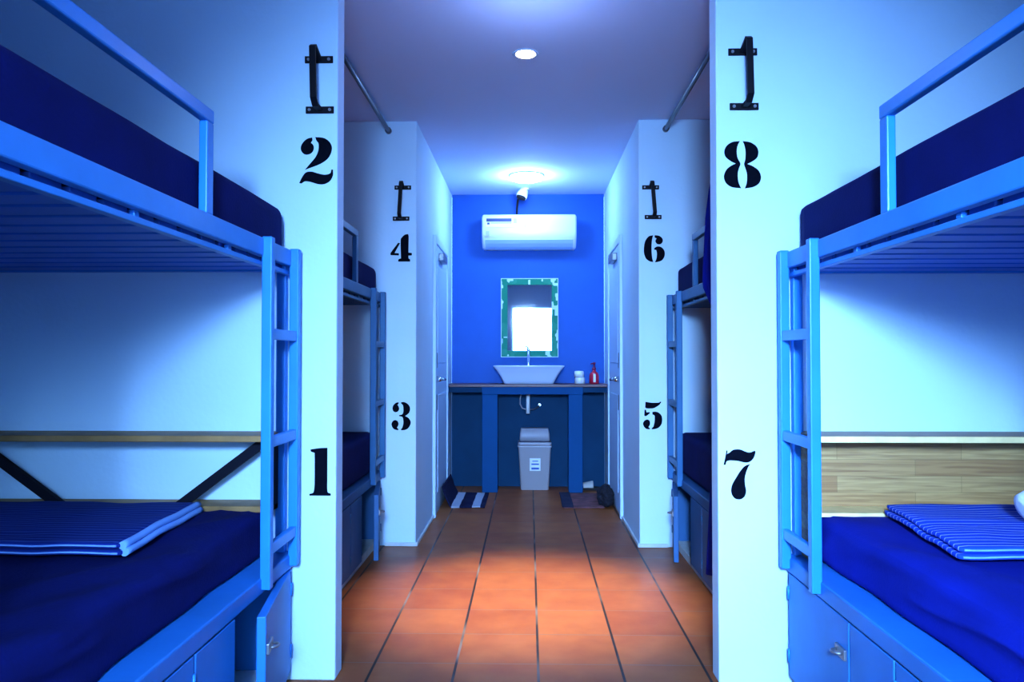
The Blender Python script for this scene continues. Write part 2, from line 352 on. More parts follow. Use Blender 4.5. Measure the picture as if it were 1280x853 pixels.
def bunk(s, xo, yf, length, width, label, zt, ajar, guard_v, lower_mat, up_inset, where, seed, M_paint=M_paint, M_panel=M_panel, M_slat=M_slat, low_top=0.603, low_v0=0.02, low_u0=0.085, fold=0.016, second_ajar=0.0):
    """s: -1 left of the corridor, +1 right; xo: distance of the corridor face; yf: wall at the foot"""
    def X(u): return s*(xo+u)
    def Y(v): return yf-v
    def bx(m, u0, u1, v0, v1, z0, z1, bev=0.003):
        a, b = sorted((X(u0), X(u1))); c, d = sorted((Y(v0), Y(v1))); m.box(a, b, c, d, z0, z1, bev); return m
    e = empty('bunk_bed', (X(width/2), Y(length/2), 0)); tag(e, label, 'bunk bed', 'blue metal bunk beds with locker bases')
    dk = 0.452
    # base
    bx(MB(), 0.03, width, 0.012, length, 0, 0.045).build('plinth', M_kerb, e)
    bx(MB(), 0, width, 0.008, length, 0.402, dk, 0.005).build('bed_deck', M_panel, e)
    bx(MB(), width-0.02, width, 0.012, length, 0.045, 0.402).build('back_board', M_panel, e)
    bx(MB(), 0.034, width-0.02, 0.012, 0.03, 0.045, 0.402).build('foot_board', M_panel, e)
    bx(MB(), 0.034, width-0.02, 0.535, 0.55, 0.045, 0.402).build('divider_board', M_panel, e)
    bx(MB(), 0.02, width-0.02, length-0.02, length, 0.045, 0.402).build('end_board', M_panel, e)
    def panel(v0, v1, name, angle):
        # board hinged at its far end (v0); opens into the corridor
        hinge = Vector((X(0.018), Y(v0), 0))
        M = Matrix.Translation(hinge) @ Matrix.Rotation(-s*R(angle), 4, 'Z') @ Matrix.Translation(-hinge)
        m = MB(); a, b = sorted((X(0.004), X(0.030))); c, d = sorted((Y(v0+0.004), Y(v1-0.004)))
        m.box(a, b, c, d, 0.05, 0.396, 0.003, 2, M)
        o = m.build(name, M_panel, e)
        if name == 'locker_door':
            m = MB(); yy = Y(v1-0.05)
            a, b = sorted((X(-0.004), X(0.005))); m.box(a, b, yy-0.035, yy+0.03, 0.285, 0.315, 0.002, 2, M)
            pts = [M @ Vector((X(-0.004) - s*0.020*math.sin(t), yy+0.012*math.cos(t)*1.5, 0.30)) for t in [math.pi*k/10 for k in range(11)]]
            m.tube(pts, 0.004, 8)
            m.build('hasp', M_steel, o)
            for z in (0.12, 0.33):
                m = MB(); p = M @ Vector((X(0.003), Y(v0+0.008), z)); m.tube([p-Vector((0, 0, 0.022)), p+Vector((0, 0, 0.022))], 0.0045, 8); m.build('hinge', M_paint, o)
        return o
    panel(0.04, 0.53, 'locker_door', ajar)
    panel(0.53, 0.79, 'front_panel', 0)
    panel(0.79, 1.28, 'locker_door', second_ajar)
    panel(1.28, length-0.02, 'front_panel', 0)
    # posts
    for u in (0.028, width-0.04):
        for v in (0.012, length-0.045):
            bx(MB(), u, u+0.032, v, v+0.030, dk, zt-0.055).build('corner_post', M_paint, e)
    # upper frame
    for u in (0.0, width-0.026):
        bx(MB(), u, u+0.026, 0.008, length, zt-0.056, zt, 0.004).build('side_rail', M_paint, e)
    for v in (0.008, length-0.04):
        bx(MB(), 0.026, width-0.026, v, v+0.032, zt-0.070, zt-0.052, 0.003).build('end_rail', M_paint, e)
    m = bx(MB(), 0.012, 0.034, 0.01, length-0.01, zt-0.084, zt-0.070, 0.002)
    for v in (0.06, 0.55, 1.05, 1.55): bx(m, 0.018, 0.030, v, v+0.02, zt-0.071, zt-0.055, 0.001)
    m.build('under_bar', M_paint, e)
    v = 0.05
    while v + 0.085 < length-0.03:
        bx(MB(), 0.034, width-0.04, v, v+0.088, zt-0.066, zt-0.050, 0.003).build('slat', M_slat, e)
        v += 0.113
    # guard rail with its posts
    g0, g1 = guard_v, length-0.12
    g = bx(MB(), 0.0, 0.025, g0, g1, zt+0.235, zt+0.270, 0.004).build('guard_rail', M_paint, e)
    for v in (g0, g1-0.04): bx(MB(), 0.001, 0.024, v, v+0.040, zt-0.002, zt+0.236, 0.004).build('guard_post', M_paint, g)
    # ladder, on the corridor face at the foot
    m = MB()
    for v in (0.055, 0.325): bx(m, -0.026, 0.006, v-0.016, v+0.016, 0.415, zt+0.004, 0.004)
    lad = m.build('ladder', M_paint, e)
    for z in (1.197, 0.862, 0.533): bx(MB(), -0.022, -0.002, 0.07, 0.31, z-0.017, z+0.017, 0.003).build('rung', M_paint, lad)
    # mattresses
    def slab(name, u0, u1, v0, v1, z0, z1, r, wr, m_, lab, sd, grp, fold=0.0):
        t = rounded_slab(u0, u1, v0, v1, z0, z1, r, wr, sd, fold)
        for q in t.verts: q.co = Vector((X(q.co.x), Y(q.co.y), q.co.z))
        bmesh.ops.recalc_face_normals(t, faces=t.faces)
        b = MB(); b._merge(t)
        o = b.build(name, m_)
        center(o, (X((u0+u1)/2), Y((v0+v1)/2), z0))
        tag(o, lab, 'mattress', grp); return o
    slab('mattress', up_inset, width-0.045, 0.022 if s < 0 else 0.05, length-0.05, zt-0.049, zt+0.155, 0.05 if s < 0 else 0.022, 0.004, M_navy,
         'mattress in a dark navy sheet on upper bunk ' + where[0], seed, 'upper bunk mattresses')
    slab('mattress', low_u0, width-0.05, low_v0, length-0.05, dk-0.002, low_top, 0.034, 0.008 if fold else 0.004, lower_mat,
         where[1], seed+3.3, 'lower bunk mattresses', fold)
    return e, X, Y, bx

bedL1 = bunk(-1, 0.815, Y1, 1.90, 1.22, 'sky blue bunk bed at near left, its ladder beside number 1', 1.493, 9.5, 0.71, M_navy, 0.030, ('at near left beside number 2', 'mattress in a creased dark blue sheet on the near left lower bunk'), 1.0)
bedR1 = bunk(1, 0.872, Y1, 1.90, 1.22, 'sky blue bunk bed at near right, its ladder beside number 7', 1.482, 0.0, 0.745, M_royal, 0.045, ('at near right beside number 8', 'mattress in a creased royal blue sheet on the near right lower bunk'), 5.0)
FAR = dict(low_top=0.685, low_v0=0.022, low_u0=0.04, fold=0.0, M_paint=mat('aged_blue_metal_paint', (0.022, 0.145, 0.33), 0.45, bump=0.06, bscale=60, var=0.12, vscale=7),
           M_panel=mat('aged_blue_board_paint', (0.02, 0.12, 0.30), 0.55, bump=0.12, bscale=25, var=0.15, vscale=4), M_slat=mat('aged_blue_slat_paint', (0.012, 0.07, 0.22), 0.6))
LL2 = Y2 - (Y1+T) - 0.01
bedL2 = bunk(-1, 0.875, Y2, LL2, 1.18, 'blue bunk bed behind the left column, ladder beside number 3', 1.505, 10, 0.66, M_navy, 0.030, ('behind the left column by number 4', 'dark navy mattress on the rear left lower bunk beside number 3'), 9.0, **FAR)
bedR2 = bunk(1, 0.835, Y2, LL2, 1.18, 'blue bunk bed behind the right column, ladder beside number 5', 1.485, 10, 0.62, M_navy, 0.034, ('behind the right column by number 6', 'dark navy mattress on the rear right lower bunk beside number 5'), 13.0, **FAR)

# ------------------------------------------------------------------ bed-end shelves on the front partitions
_, X, Y, bx = bedL1
e = tag(empty('wall_shelf', (X(0.6), Y1, 0.607)), 'narrow brown wooden shelf with dark diagonal braces above left lower bunk', 'shelf')
bx(MB(), 0.05, 1.2, 0.002, 0.165, 0.845, 0.866).build('top_board', M_woodold, e)
bx(MB(), 0.05, 1.2, 0.002, 0.125, 0.606, 0.627).build('bottom_board', M_woodold, e)
bx(MB(), 0.05, 0.066, 0.002, 0.165, 0.606, 0.846).build('side_panel', M_dark, e)
for ua, ub in ((0.365, 0.072), (0.785, 1.09)):
    m = MB(); hw = 0.026
    p0 = (X(ua), 0.626); p1 = (X(ub), 0.846)
    sx = hw*(1 if p1[0] > p0[0] else -1)*1.0
    m.prism([(p0[0]-0.026, Y(0.10), p0[1]), (p0[0]+0.026, Y(0.10), p0[1]), (p1[0]+0.026, Y(0.10), p1[1]), (p1[0]-0.026, Y(0.10), p1[1])], (0, 0.02, 0))
    m.build('brace', M_dark, e)
_, X, Y, bx = bedR1
e = tag(empty('wall_shelf', (X(0.6), Y1, 0.607)), 'wooden shelf with plank back panel above right lower bunk', 'shelf')
t_ = bx(MB(), 0.05, 1.2, 0.002, 0.165, 0.848, 0.870).build('top_board', M_wood, e)
bx(MB(), 0.05, 1.2, 0.165, 0.170, 0.849, 0.869, 0.001).build('edge_strip', M_edge, t_)
bx(MB(), 0.066, 1.2, 0.002, 0.018, 0.60, 0.848, 0.001).build('back_panel', M_wood, e)
bx(MB(), 0.05, 0.066, 0.002, 0.165, 0.454, 0.848).build('side_panel', M_wood, e)
bx(MB(), 0.066, 1.2, 0.018, 0.135, 0.602, 0.616, 0.002).build('bottom_board', M_edge, e)

# ------------------------------------------------------------------ folded striped blankets
def folded(x0, x1, y0, y1, z0, m_, label, skewx, hem, seed):
    e = tag(empty('striped_blanket', ((x0+x1)/2, (y0+y1)/2, z0)), label, 'blanket', 'folded striped blankets')
    for k, (dz, th) in enumerate(((0.0, 0.017), (0.018, 0.017))):
        t = bmesh.new(); bmesh.ops.create_cube(t, size=2)
        bmesh.ops.subdivide_edges(t, edges=t.edges[:], cuts=27, use_grid_fill=True)
        hx, hy = (x1-x0)/2 - 0.006*k, (y1-y0)/2 - 0.005*k
        for v in t.verts:
            p = Vector((v.co.x*hx, v.co.y*hy, v.co.z*th/2)); r = th/2
            q = Vector((max(-hx+r, min(hx-r, p.x)), max(-hy+r, min(hy-r, p.y)), 0)); d = p-q
            if d.length > r: p = q + d.normalized()*r
            w = 0.006*noise.noise(Vector((p.x*4+seed, p.y*7, k*0.2))) + 0.0035*noise.noise(Vector((p.x*9+seed, p.y*16, 0)))
            p.z += w + 0.004; p.y += 0.008*noise.noise(Vector((p.x*5+seed, 0.3, 0)))
            p.x += skewx*p.y/hy
            v.co = p + Vector(((x0+x1)/2, (y0+y1)/2, z0+dz+th/2))
        for f in t.faces: f.smooth = True
        b = MB(); b._merge(t); b.build('folded_layer', m_, e)
        pts = []
        for i in range(30):
            px_ = -hx + 0.01 + (2*hx-0.02)*i/29
            w = 0.006*noise.noise(Vector((px_*4+seed, -hy*7, k*0.2))) + 0.0035*noise.noise(Vector((px_*9+seed, -hy*16, 0)))
            pts.append(((x0+x1)/2 + px_ - skewx, (y0+y1)/2 - hy + 0.0015 + 0.008*noise.noise(Vector((px_*5+seed, 0.3, 0))), z0+dz+th/2+0.004+w))
        MB().tube(pts, 0.0028, 8).build('edge_stitching', M_braid, e)
        if hem:
            cx = x1 if x1 < 0 else x0
            pts = []
            for i in range(24):
                yy = y0 + 0.012 + (y1-y0-0.024)*i/23
                xx = cx + (0.003 - 0.006*k) + skewx*((yy-(y0+y1)/2)/hy)
                w = 0.006*noise.noise(Vector((hx*4+seed, (yy-(y0+y1)/2)*7, k*0.2)))
                pts.append((xx, yy, z0+dz+th/2+0.004+w))
            MB().tube(pts, 0.0105, 10).build('hem', M_braid, e)
    return e
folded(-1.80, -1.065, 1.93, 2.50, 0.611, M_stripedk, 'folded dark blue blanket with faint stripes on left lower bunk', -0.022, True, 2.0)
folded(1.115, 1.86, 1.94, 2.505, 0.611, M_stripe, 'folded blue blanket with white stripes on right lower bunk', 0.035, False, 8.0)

m = MB()
m.tube([(1.395, 2.20, 0.698), (1.40, 2.20, 0.70), (1.415, 2.20, 0.703), (1.50, 2.205, 0.703), (1.60, 2.21, 0.70), (1.615, 2.21, 0.70)], [0.018, 0.036, 0.043, 0.046, 0.044, 0.02], 20)
o = m.build('rolled_towel', M_towel); center(o, (1.505, 2.205, 0.657)); tag(o, 'small rolled white towel lying on the white striped blanket', 'towel')

# ------------------------------------------------------------------ stencilled numbers
def smooth(pts, n=5):
    out = []; N = len(pts)
    for i in range(N):
        p0, p1, p2, p3 = [Vector(pts[(i+k-1) % N]) for k in range(4)]
        # sharp corner test
        def sharp(a, b, c):
            u, v = (b-a), (c-b)
            return u.length > 1e-6 and v.length > 1e-6 and u.angle(v) > R(62)
        s1, s2 = sharp(p0, p1, p2), sharp(p1, p2, p3)
        m1 = Vector((0, 0)) + (p2-p1) if s1 else (p2-p0)/2
        m2 = (p2-p1) if s2 else (p3-p1)/2
        L = (p2-p1).length
        if m1.length > L: m1 = m1.normalized()*L
        if m2.length > L: m2 = m2.normalized()*L
        for k in range(n):
            t = k/n
            out.append(p1*(2*t**3-3*t**2+1) + m1*(t**3-2*t**2+t) + p2*(-2*t**3+3*t**2) + m2*(t**3-t**2))
    return out
DIG = {
 '1': ((792,380,918,662), [[(797,390),(850,382),(897,380),(897,560),(899,640),(918,650),(918,662),(792,662),(792,652),(815,643),(822,600),(822,450),(821,410),(800,402)]]),
 '2': ((60,558,240,815), [
    [(128,562),(100,570),(78,590),(67,615),(72,638),(90,653),(112,652),(130,640),(137,620),(133,602),(121,590),(129,577)],
    [(145,560),(190,565),(220,585),(234,615),(228,650),(208,680),(170,705),(90,735),(120,700),(148,665),(162,630),(162,595),(150,577)],
    [(60,806),(75,775),(95,750),(125,745),(160,755),(195,762),(225,755),(232,735),(240,735),(240,765),(225,795),(195,812),(160,812),(120,800),(90,797),(72,808)]]),
 '3': ((160,130,570,740), [
    [(310,140),(260,150),(205,195),(180,260),(195,325),(240,352),(295,335),(322,280),(305,220),(285,200),(310,165)],
    [(240,520),(190,540),(160,600),(175,665),(220,715),(300,735),(310,715),(275,680),(300,640),(308,590),(285,540)],
    [(365,140),(420,135),(490,165),(540,220),(555,290),(535,360),(490,405),(455,428),(455,440),(510,465),(555,520),(570,580),(545,650),(500,705),(440,730),(370,735),(360,715),(390,680),(412,600),(412,520),(390,455),(320,435),(325,415),(390,395),(412,340),(412,260),(400,200),(365,165)]]),
 '4': ((60,540,258,795), [
    [(195,545),(222,540),(228,560),(226,712),(258,716),(258,738),(226,740),(228,765),(240,775),(242,795),(132,795),(135,775),(158,765),(157,740),(155,590),(175,560)],
    [(132,620),(148,625),(97,716),(138,718),(138,738),(62,735),(62,715)]]),
 '5': ((150,125,560,720), [
    [(205,130),(350,150),(500,145),(510,125),(540,130),(500,190),(430,240),(360,268),(230,268),(198,250)],
    [(185,300),(215,300),(225,355),(290,350),(300,370),(215,435),(178,425)],
    [(230,510),(180,535),(152,590),(170,655),(220,705),(290,715),(300,695),(265,670),(295,620),(298,560),(275,520)],
    [(350,345),(420,340),(490,365),(545,430),(558,520),(540,610),(480,680),(400,710),(340,715),(335,695),(370,660),(392,580),(400,500),(395,420),(352,400)]]),
 '6': ((72,548,268,802), [
    [(160,550),(120,560),(88,600),(75,660),(75,720),(95,770),(130,795),(160,800),(150,760),(145,700),(145,640),(150,590)],
    [(175,550),(215,555),(245,580),(248,610),(230,632),(200,632),(182,612),(185,590),(193,580),(175,570)],
    [(170,672),(200,655),(240,665),(265,700),(265,745),(240,785),(200,800),(175,802),(190,770),(195,720),(188,688),(170,685)]]),
 '7': ((97,120,495,748), [
    [(135,132),(148,140),(140,180),(170,165),(215,130),(260,122),(310,125),(360,145),(410,160),(445,155),(480,140),(495,145),(490,180),(470,230),(440,265),(400,285),(350,285),(290,270),(220,262),(165,262),(135,275),(122,315),(98,318),(102,298),(118,225)],
    [(430,310),(410,330),(380,400),(360,480),(362,560),(375,640),(360,705),(320,740),(280,748),(235,735),(200,690),(190,630),(205,560),(250,480),(300,400),(350,340),(395,315)]]),
 '8': ((65,578,260,836), [
    [(150,580),(110,585),(80,605),(68,635),(75,665),(105,690),(128,701),(100,715),(78,735),(65,770),(75,805),(105,828),(155,835),(141,800),(138,755),(145,725),(152,702),(137,670),(133,635),(138,605)],
    [(165,580),(205,587),(237,610),(247,640),(240,670),(215,690),(188,704),(215,715),(248,740),(260,775),(250,808),(220,828),(175,836),(185,805),(187,760),(178,725),(172,704),(178,680),(180,640),(175,605)]]),
}
def number(ch, x0, z0, x1, z1, y, where):
    (a, b, c, d), polys = DIG[ch]
    m = MB()
    for poly in polys:
        pts = smooth(poly, 5)
        P = [(x0+(p.x-a)/(c-a)*(x1-x0), y-0.0012, z1-(p.y-b)/(d-b)*(z1-z0)) for p in pts]
        m.prism(P, (0, 0.0016, 0))
    o = m.build('painted_number', M_digit); center(o, ((x0+x1)/2, y, z0))
    tag(o, 'black stencilled number %s painted on the %s' % (ch, where), 'number', 'black stencilled bed numbers')
number('2', -0.810, 1.733, -0.691, 1.903, Y1, 'front left column')
number('1', -0.768, 0.641, -0.693, 0.808, Y1, 'front left column')
number('8', 0.678, 1.712, 0.806, 1.879, Y1, 'front right column')
number('7', 0.671, 0.634, 0.781, 0.807, Y1, 'front right column')
number('3', -0.822, 0.686, -0.707, 0.857, Y2, 'rear left column')
number('4', -0.832, 1.697, -0.703, 1.862, Y2, 'rear left column')
number('6', 0.682, 1.689, 0.807, 1.851, Y2, 'rear right column')
number('5', 0.674, 0.695, 0.788, 0.860, Y2, 'rear right column')

# ------------------------------------------------------------------ black wall brackets above the numbers
def bracket(xt, zt, xb, zb, y, d, label):
    e = tag(empty('wall_bracket', ((xt+xb)/2, y, zb)), label, 'bracket', 'black metal wall brackets')
    for x, z in ((xt, zt), (xb, zb)):
        p = MB().box(x-0.050, x+0.050, y-0.005, y-0.0003, z-0.0125, z+0.0125, 0.0015).build('mounting_plate', M_black, e)
        for dx in (-0.036, 0.036):
            MB().lathe([(0.0055, 0.0), (0.0055, 0.003), (0.003, 0.0045)], (x+dx, y-0.0095, z), 10, axis='Y').build('screw', M_steel, p)
    # the U-shaped strap standing off the wall
    pts = [(xt, y-0.005, zt), (xt, y-d*0.85, zt+0.022), (xt, y-d, zt+0.014), (xb, y-d, zb+0.018), (xb, y-d*0.7, zb), (xb, y-0.005, zb)]
    m = MB(); hw, th = 0.0105, 0.005
    rings = []
    for i, p in enumerate(pts):
        p = Vector(p); a = Vector(pts[max(i-1, 0)]); b = Vector(pts[min(i+1, len(pts)-1)])
        tdir = (b-a).normalized(); nrm = Vector((0, tdir.z, -tdir.y)).normalized()
        rings.append([p+Vector((-hw, 0, 0))-nrm*th, p+Vector((hw, 0, 0))-nrm*th, p+Vector((hw, 0, 0))+nrm*th, p+Vector((-hw, 0, 0))+nrm*th])
    m.loft(rings, smooth=False); m.build('strap', M_black, e)
def PX(x, y, Yd): return ((x-661.5)/950*Yd, 1.127+(446-y)/950*Yd)
bracket(-0.742, 2.176, -0.738, 1.997, Y1, 0.084, 'black U-shaped wall bracket above number 2')
bracket(0.745, 2.190, 0.749, 1.998, Y1, 0.084, 'black U-shaped wall bracket above number 8')
bracket(-0.758, 2.142, -0.768, 1.955, Y2, 0.075, 'black U-shaped wall bracket above number 4')
bracket(0.724, 2.136, 0.738, 1.958, Y2, 0.075, 'black U-shaped wall bracket above number 6')

# ------------------------------------------------------------------ curtain rods and the curtain
for x, lab in ((-0.845, 'grey curtain rod near the ceiling above the left rear bunk'), (0.815, 'grey curtain rod near the ceiling above the right rear bunk')):
    e = tag(empty('curtain_rod', (x, Y2, 2.49)), lab, 'curtain rod', 'curtain rods')
    MB().tube([(x, Y1+T, 2.50), (x, Y2-0.012, 2.485)], 0.0125, 14).build('pole', M_rod, e)
    for y0, y1, z in ((Y1+T, Y1+T+0.02, 2.50), (Y2-0.022, Y2, 2.485)):
        MB().tube([(x, y0, z), (x, y1, z)], 0.019, 16).build('end_socket', M_rod, e)
def cur(a, b):
    z = 2.482 + (0.16-2.482)*b
    kk = [(2.49, 3.10), (1.95, 3.28), (1.88, 3.38), (1.75, 3.46), (1.45, 3.52), (1.30, 3.25), (0.70, 3.20), (0.60, 3.34), (0.15, 3.47)]
    ye = kk[-1][1]
    for (z0, y0), (z1, y1) in zip(kk, kk[1:]):
        if z1 <= z <= z0: ye = y0 + (y1-y0)*(z0-z)/(z0-z1); break
    y = 2.80 + (ye-2.80)*a
    return (0.800 + 0.014*math.sin(a*46) + 0.006*math.sin(a*17+z*2), y, z)
o = MB().grid(cur, 120, 60).build('curtain', M_curtain)
md = o.modifiers.new('thick', 'SOLIDIFY'); md.thickness = 0.002
center(o, (0.815, 3.1, 0.16)); tag(o, 'dark blue curtain gathered behind the front right column', 'curtain')

# ------------------------------------------------------------------ ceiling lamps
e = tag(empty('ceiling_downlight', (-0.016, 3.53, CEIL)), 'small round recessed warm downlight in the middle of the ceiling', 'ceiling light', 'ceiling lights')
MB().lathe([(0.046, -0.002), (0.060, -0.005), (0.063, 0.0), (0.046, 0.0)], (-0.016, 3.53, CEIL), 36).build('trim_ring', M_frame, e)
MB().lathe([(0.0005, -0.004), (0.046, -0.0035), (0.046, -0.001), (0.0005, -0.001)], (-0.016, 3.53, CEIL), 36).build('lamp_glass', M_lamp_w, e)
e = tag(empty('ceiling_lamp', (-0.02, 5.92, CEIL)), 'bright bluish white round ceiling lamp before the air conditioner', 'ceiling light', 'ceiling lights')
MB().lathe([(0.130, 0.0), (0.137, -0.002), (0.137, -0.005), (0.128, -0.007)], (-0.02, 5.92, CEIL), 40).build('trim_ring', M_frame, e)
MB().lathe([(0.128, -0.005), (0.126, -0.030), (0.09, -0.042), (0.001, -0.046)], (-0.02, 5.92, CEIL), 40).build('diffuser', M_lamp_c, e)

# ------------------------------------------------------------------ back wall: air conditioner, camera
ax0, ax1, az0, az1, ay = -0.402, 0.402, 2.048, 2.335, 6.405
e = tag(empty('air_conditioner', (0, YB, az0)), 'white split air conditioner high on the blue wall', 'air conditioner')
prof = [(YB+0.001, az1), (ay+0.03, az1), (ay+0.008, az1-0.008), (ay, az1-0.03)] + [(ay+0.0015*k, az1-0.03-k*0.026) for k in range(1, 6)]
prof += [(ay+0.016, az1-0.185), (ay+0.032, az1-0.212), (ay+0.055, az1-0.240), (ay+0.085, az0+0.020), (ay+0.12, az0+0.003), (YB+0.001, az0+0.004)]
def endcap(x, k): return [(x, y+(YB-y)*k*0.12, z+((az0+az1)/2-z)*k*0.10) for y, z in prof]
MB().loft([endcap(ax0, 1), endcap(ax0+0.006, 0.4), endcap(ax0+0.016, 0), endcap(0, 0), endcap(ax1-0.016, 0), endcap(ax1-0.006, 0.4), endcap(ax1, 1)]).build('casing', M_plastic, e)
m = MB(); fl = [(ay+0.034, az1-0.214), (ay+0.057, az1-0.242), (ay+0.087, az0+0.018), (ay+0.118, az0+0.001)]
m.loft([[(ax0+0.03, y-0.006, z-0.002) for y, z in fl] + [(ax0+0.03, y, z) for y, z in fl[::-1]], [(ax1-0.03, y-0.006, z-0.002) for y, z in fl] + [(ax1-0.03, y, z) for y, z in fl[::-1]]], smooth=False)
m.build('louver', M_acvent, e)
fy = lambda z: ay + 0.0015*max(0, (az1-0.03-z)/0.03)
def plate(x0, x1, z0, z1, name, m_, par, k=1.0):
    MB().box(x0, x1, fy(z0)-0.0012*k-0.0015, fy(z1)+0.001, z0, z1).build(name, m_, par)
stk = MB().box(-0.368, -0.03, fy(2.24)-0.0018, fy(2.29)+0.001, 2.222, 2.302).build('paper_sticker', M_paper, e)
plate(-0.362, -0.148, 2.270, 2.297, 'printed_bar', M_ink, stk, 1.6)
plate(-0.355, -0.335, 2.245, 2.262, 'printed_mark', M_ink, stk, 1.6)
plate(-0.325, -0.148, 2.256, 2.260, 'printed_line', M_ink, stk, 1.6)
plate(-0.132, -0.105, 2.255, 2.297, 'printed_panel', M_acvent, stk, 1.6)
plate(-0.034, -0.030, 2.222, 2.297, 'printed_edge', M_grey, stk, 1.6)
plate(-0.366, -0.338, 2.150, 2.190, 'energy_badge', M_grey, e, 1.4)

e = tag(empty('security_camera', (-0.055, 6.36, CEIL)), 'small white security camera with black cable under the ceiling', 'camera')
MB().lathe([(0.040, 0), (0.040, -0.010), (0.030, -0.014)], (-0.036, 6.38, CEIL), 20).build('mount', M_plastic, e)
m = MB(); m.tube([(-0.040, 6.375, 2.532), (-0.043, 6.37, 2.525), (-0.058, 6.355, 2.485), (-0.066, 6.35, 2.465)], [0.02, 0.036, 0.047, 0.046], 20); m.build('housing', M_plastic, e)
MB().tube([(-0.0655, 6.35, 2.466), (-0.070, 6.348, 2.452), (-0.072, 6.347, 2.446)], [0.042, 0.036, 0.015], 20).build('lens', M_rubber, e)
MB().tube([(-0.088, 6.37, 2.475), (-0.098, 6.44, 2.44), (-0.104, 6.50, 2.40), (-0.106, 6.55, 2.345)], 0.0085, 8).build('cable', M_rubber, e)

# ------------------------------------------------------------------ mirror
e = tag(empty('wall_mirror', (0.004, YB, 1.127)), 'mirror in a green mosaic frame above the sink', 'mirror')
mx0, mx1, mz0, mz1, my, fw = -0.240, 0.247, 1.127, 1.803, YB-0.022, 0.052
m = MB(); m.box(mx0, mx0+fw, my, YB-0.001, mz0, mz1, 0.003); m.box(mx1-fw, mx1, my, YB-0.001, mz0, mz1, 0.003)
m.box(mx0+fw, mx1-fw, my, YB-0.001, mz0, mz0+fw, 0.003); m.box(mx0+fw, mx1-fw, my, YB-0.001, mz1-fw, mz1, 0.003)
fr = m.build('mirror_frame', M_mframe, e)
m = MB()
for b in ((mx0-0.006, mx0, mz0-0.006, mz1+0.006), (mx1, mx1+0.006, mz0-0.006, mz1+0.006), (mx0, mx1, mz0-0.006, mz0), (mx0, mx1, mz1, mz1+0.006)):
    m.box(b[0], b[1], my-0.002, YB-0.001, b[2], b[3], 0.001)
m.build('outer_edge', M_frame, fr)
MB().box(mx0+fw-0.004, mx1-fw+0.004, YB-0.012, YB-0.003, mz0+fw-0.004, mz1-fw+0.004).build('mirror_glass', M_mirror, e)

# ------------------------------------------------------------------ sink counter
CZ, CY = 0.898, 6.30
e = tag(empty('sink_counter', (0, 6.45, 0)), 'blue masonry sink counter with red-brown top and two legs', 'counter')
MB().box(XL+0.002, XR-0.002, CY, YB-0.002, CZ-0.024, CZ, 0.003).build('countertop', M_topred, e)
MB().box(XL+0.002, XR-0.002, CY+0.03, YB-0.002, CZ-0.07, CZ-0.024, 0.003).build('under_slab', M_bluewall_shaded, e)
MB().box(-0.392, 0.445, CY+0.006, CY+0.14, CZ-0.085, CZ-0.0235, 0.003).build('front_beam', M_legs, e)
for x0, x1 in ((-0.392, -0.262), (0.325, 0.443)):
    MB().box(x0, x1, CY+0.008, CY+0.138, 0.0, CZ-0.084, 0.006).build('leg', M_legs, e)

def rrect(hx, hy, r, cx, cy, z, n=7):
    out = []
    for sx, sy, a0 in ((1, 1, 0), (-1, 1, 90), (-1, -1, 180), (1, -1, 270)):
        for k in range(n+1):
            a = R(a0 + 90*k/n); out.append((cx+sx*(hx-r)+r*math.cos(a), cy+sy*(hy-r)+r*math.sin(a), z))
    return out
bc = (-0.003, 6.412)
prof = [(0.190, 0.100, 0.02, 0), (0.205, 0.110, 0.02, 0.004), (0.218, 0.118, 0.022, 0.03), (0.240, 0.130, 0.024, 0.075), (0.268, 0.145, 0.026, 0.115), (0.292, 0.158, 0.028, 0.145), (0.296, 0.160, 0.028, 0.150), (0.292, 0.157, 0.027, 0.154), (0.283, 0.148, 0.027, 0.152), (0.262, 0.134, 0.026, 0.12), (0.23, 0.115, 0.025, 0.07), (0.20, 0.098, 0.025, 0.03), (0.15, 0.07, 0.03, 0.018)]
o = MB().loft([rrect(a, b, r, bc[0], bc[1], CZ+z) for a, b, r, z in prof]).build('vessel_sink', M_ceramic)
center(o, (bc[0], bc[1], CZ)); tag(o, 'white flared rectangular vessel sink standing on the counter', 'sink')
e = tag(empty('faucet', (-0.006, 6.592, CZ)), 'tall chrome faucet behind the white sink', 'faucet')
m = MB(); m.lathe([(0.022, 0), (0.022, 0.006), (0.013, 0.012), (0.013, 0.27), (0.016, 0.274), (0.016, 0.300)], (-0.006, 6.592, CZ), 18)
m.tube([(-0.006, 6.592, CZ+0.275), (-0.006, 6.54, CZ+0.275), (-0.006, 6.50, CZ+0.262), (-0.006, 6.49, CZ+0.245)], [0.011, 0.011, 0.011, 0.010], 12); m.build('spout', M_chrome, e)
MB().tube([(-0.006, 6.592, CZ+0.302), (-0.022, 6.58, CZ+0.316), (-0.045, 6.565, CZ+0.32)], [0.008, 0.006, 0.004], 10).build('lever', M_chrome, e)

e = tag(empty('drain_pipe', (-0.01, 6.50, 0.63)), 'white drain pipe and thin hoses hanging under the counter', 'pipe')
MB().tube([(-0.01, 6.50, CZ-0.071), (-0.01, 6.50, 0.64)], 0.0165, 14).build('tailpipe', M_plastic, e)
MB().tube([(-0.062, 6.52, CZ-0.071), (-0.078, 6.52, 0.77), (-0.078, 6.52, 0.72), (-0.06, 6.52, 0.685), (-0.02, 6.52, 0.672), (0.04, 6.54, 0.675), (0.075, 6.57, 0.69), (0.09, 6.60, 0.71)], 0.0065, 8).build('hose', M_steel, e)
MB().tube([(0.09, 6.585, 0.71), (0.09, YB-0.001, 0.71)], [0.013, 0.02], 12).build('valve', M_chrome, e)

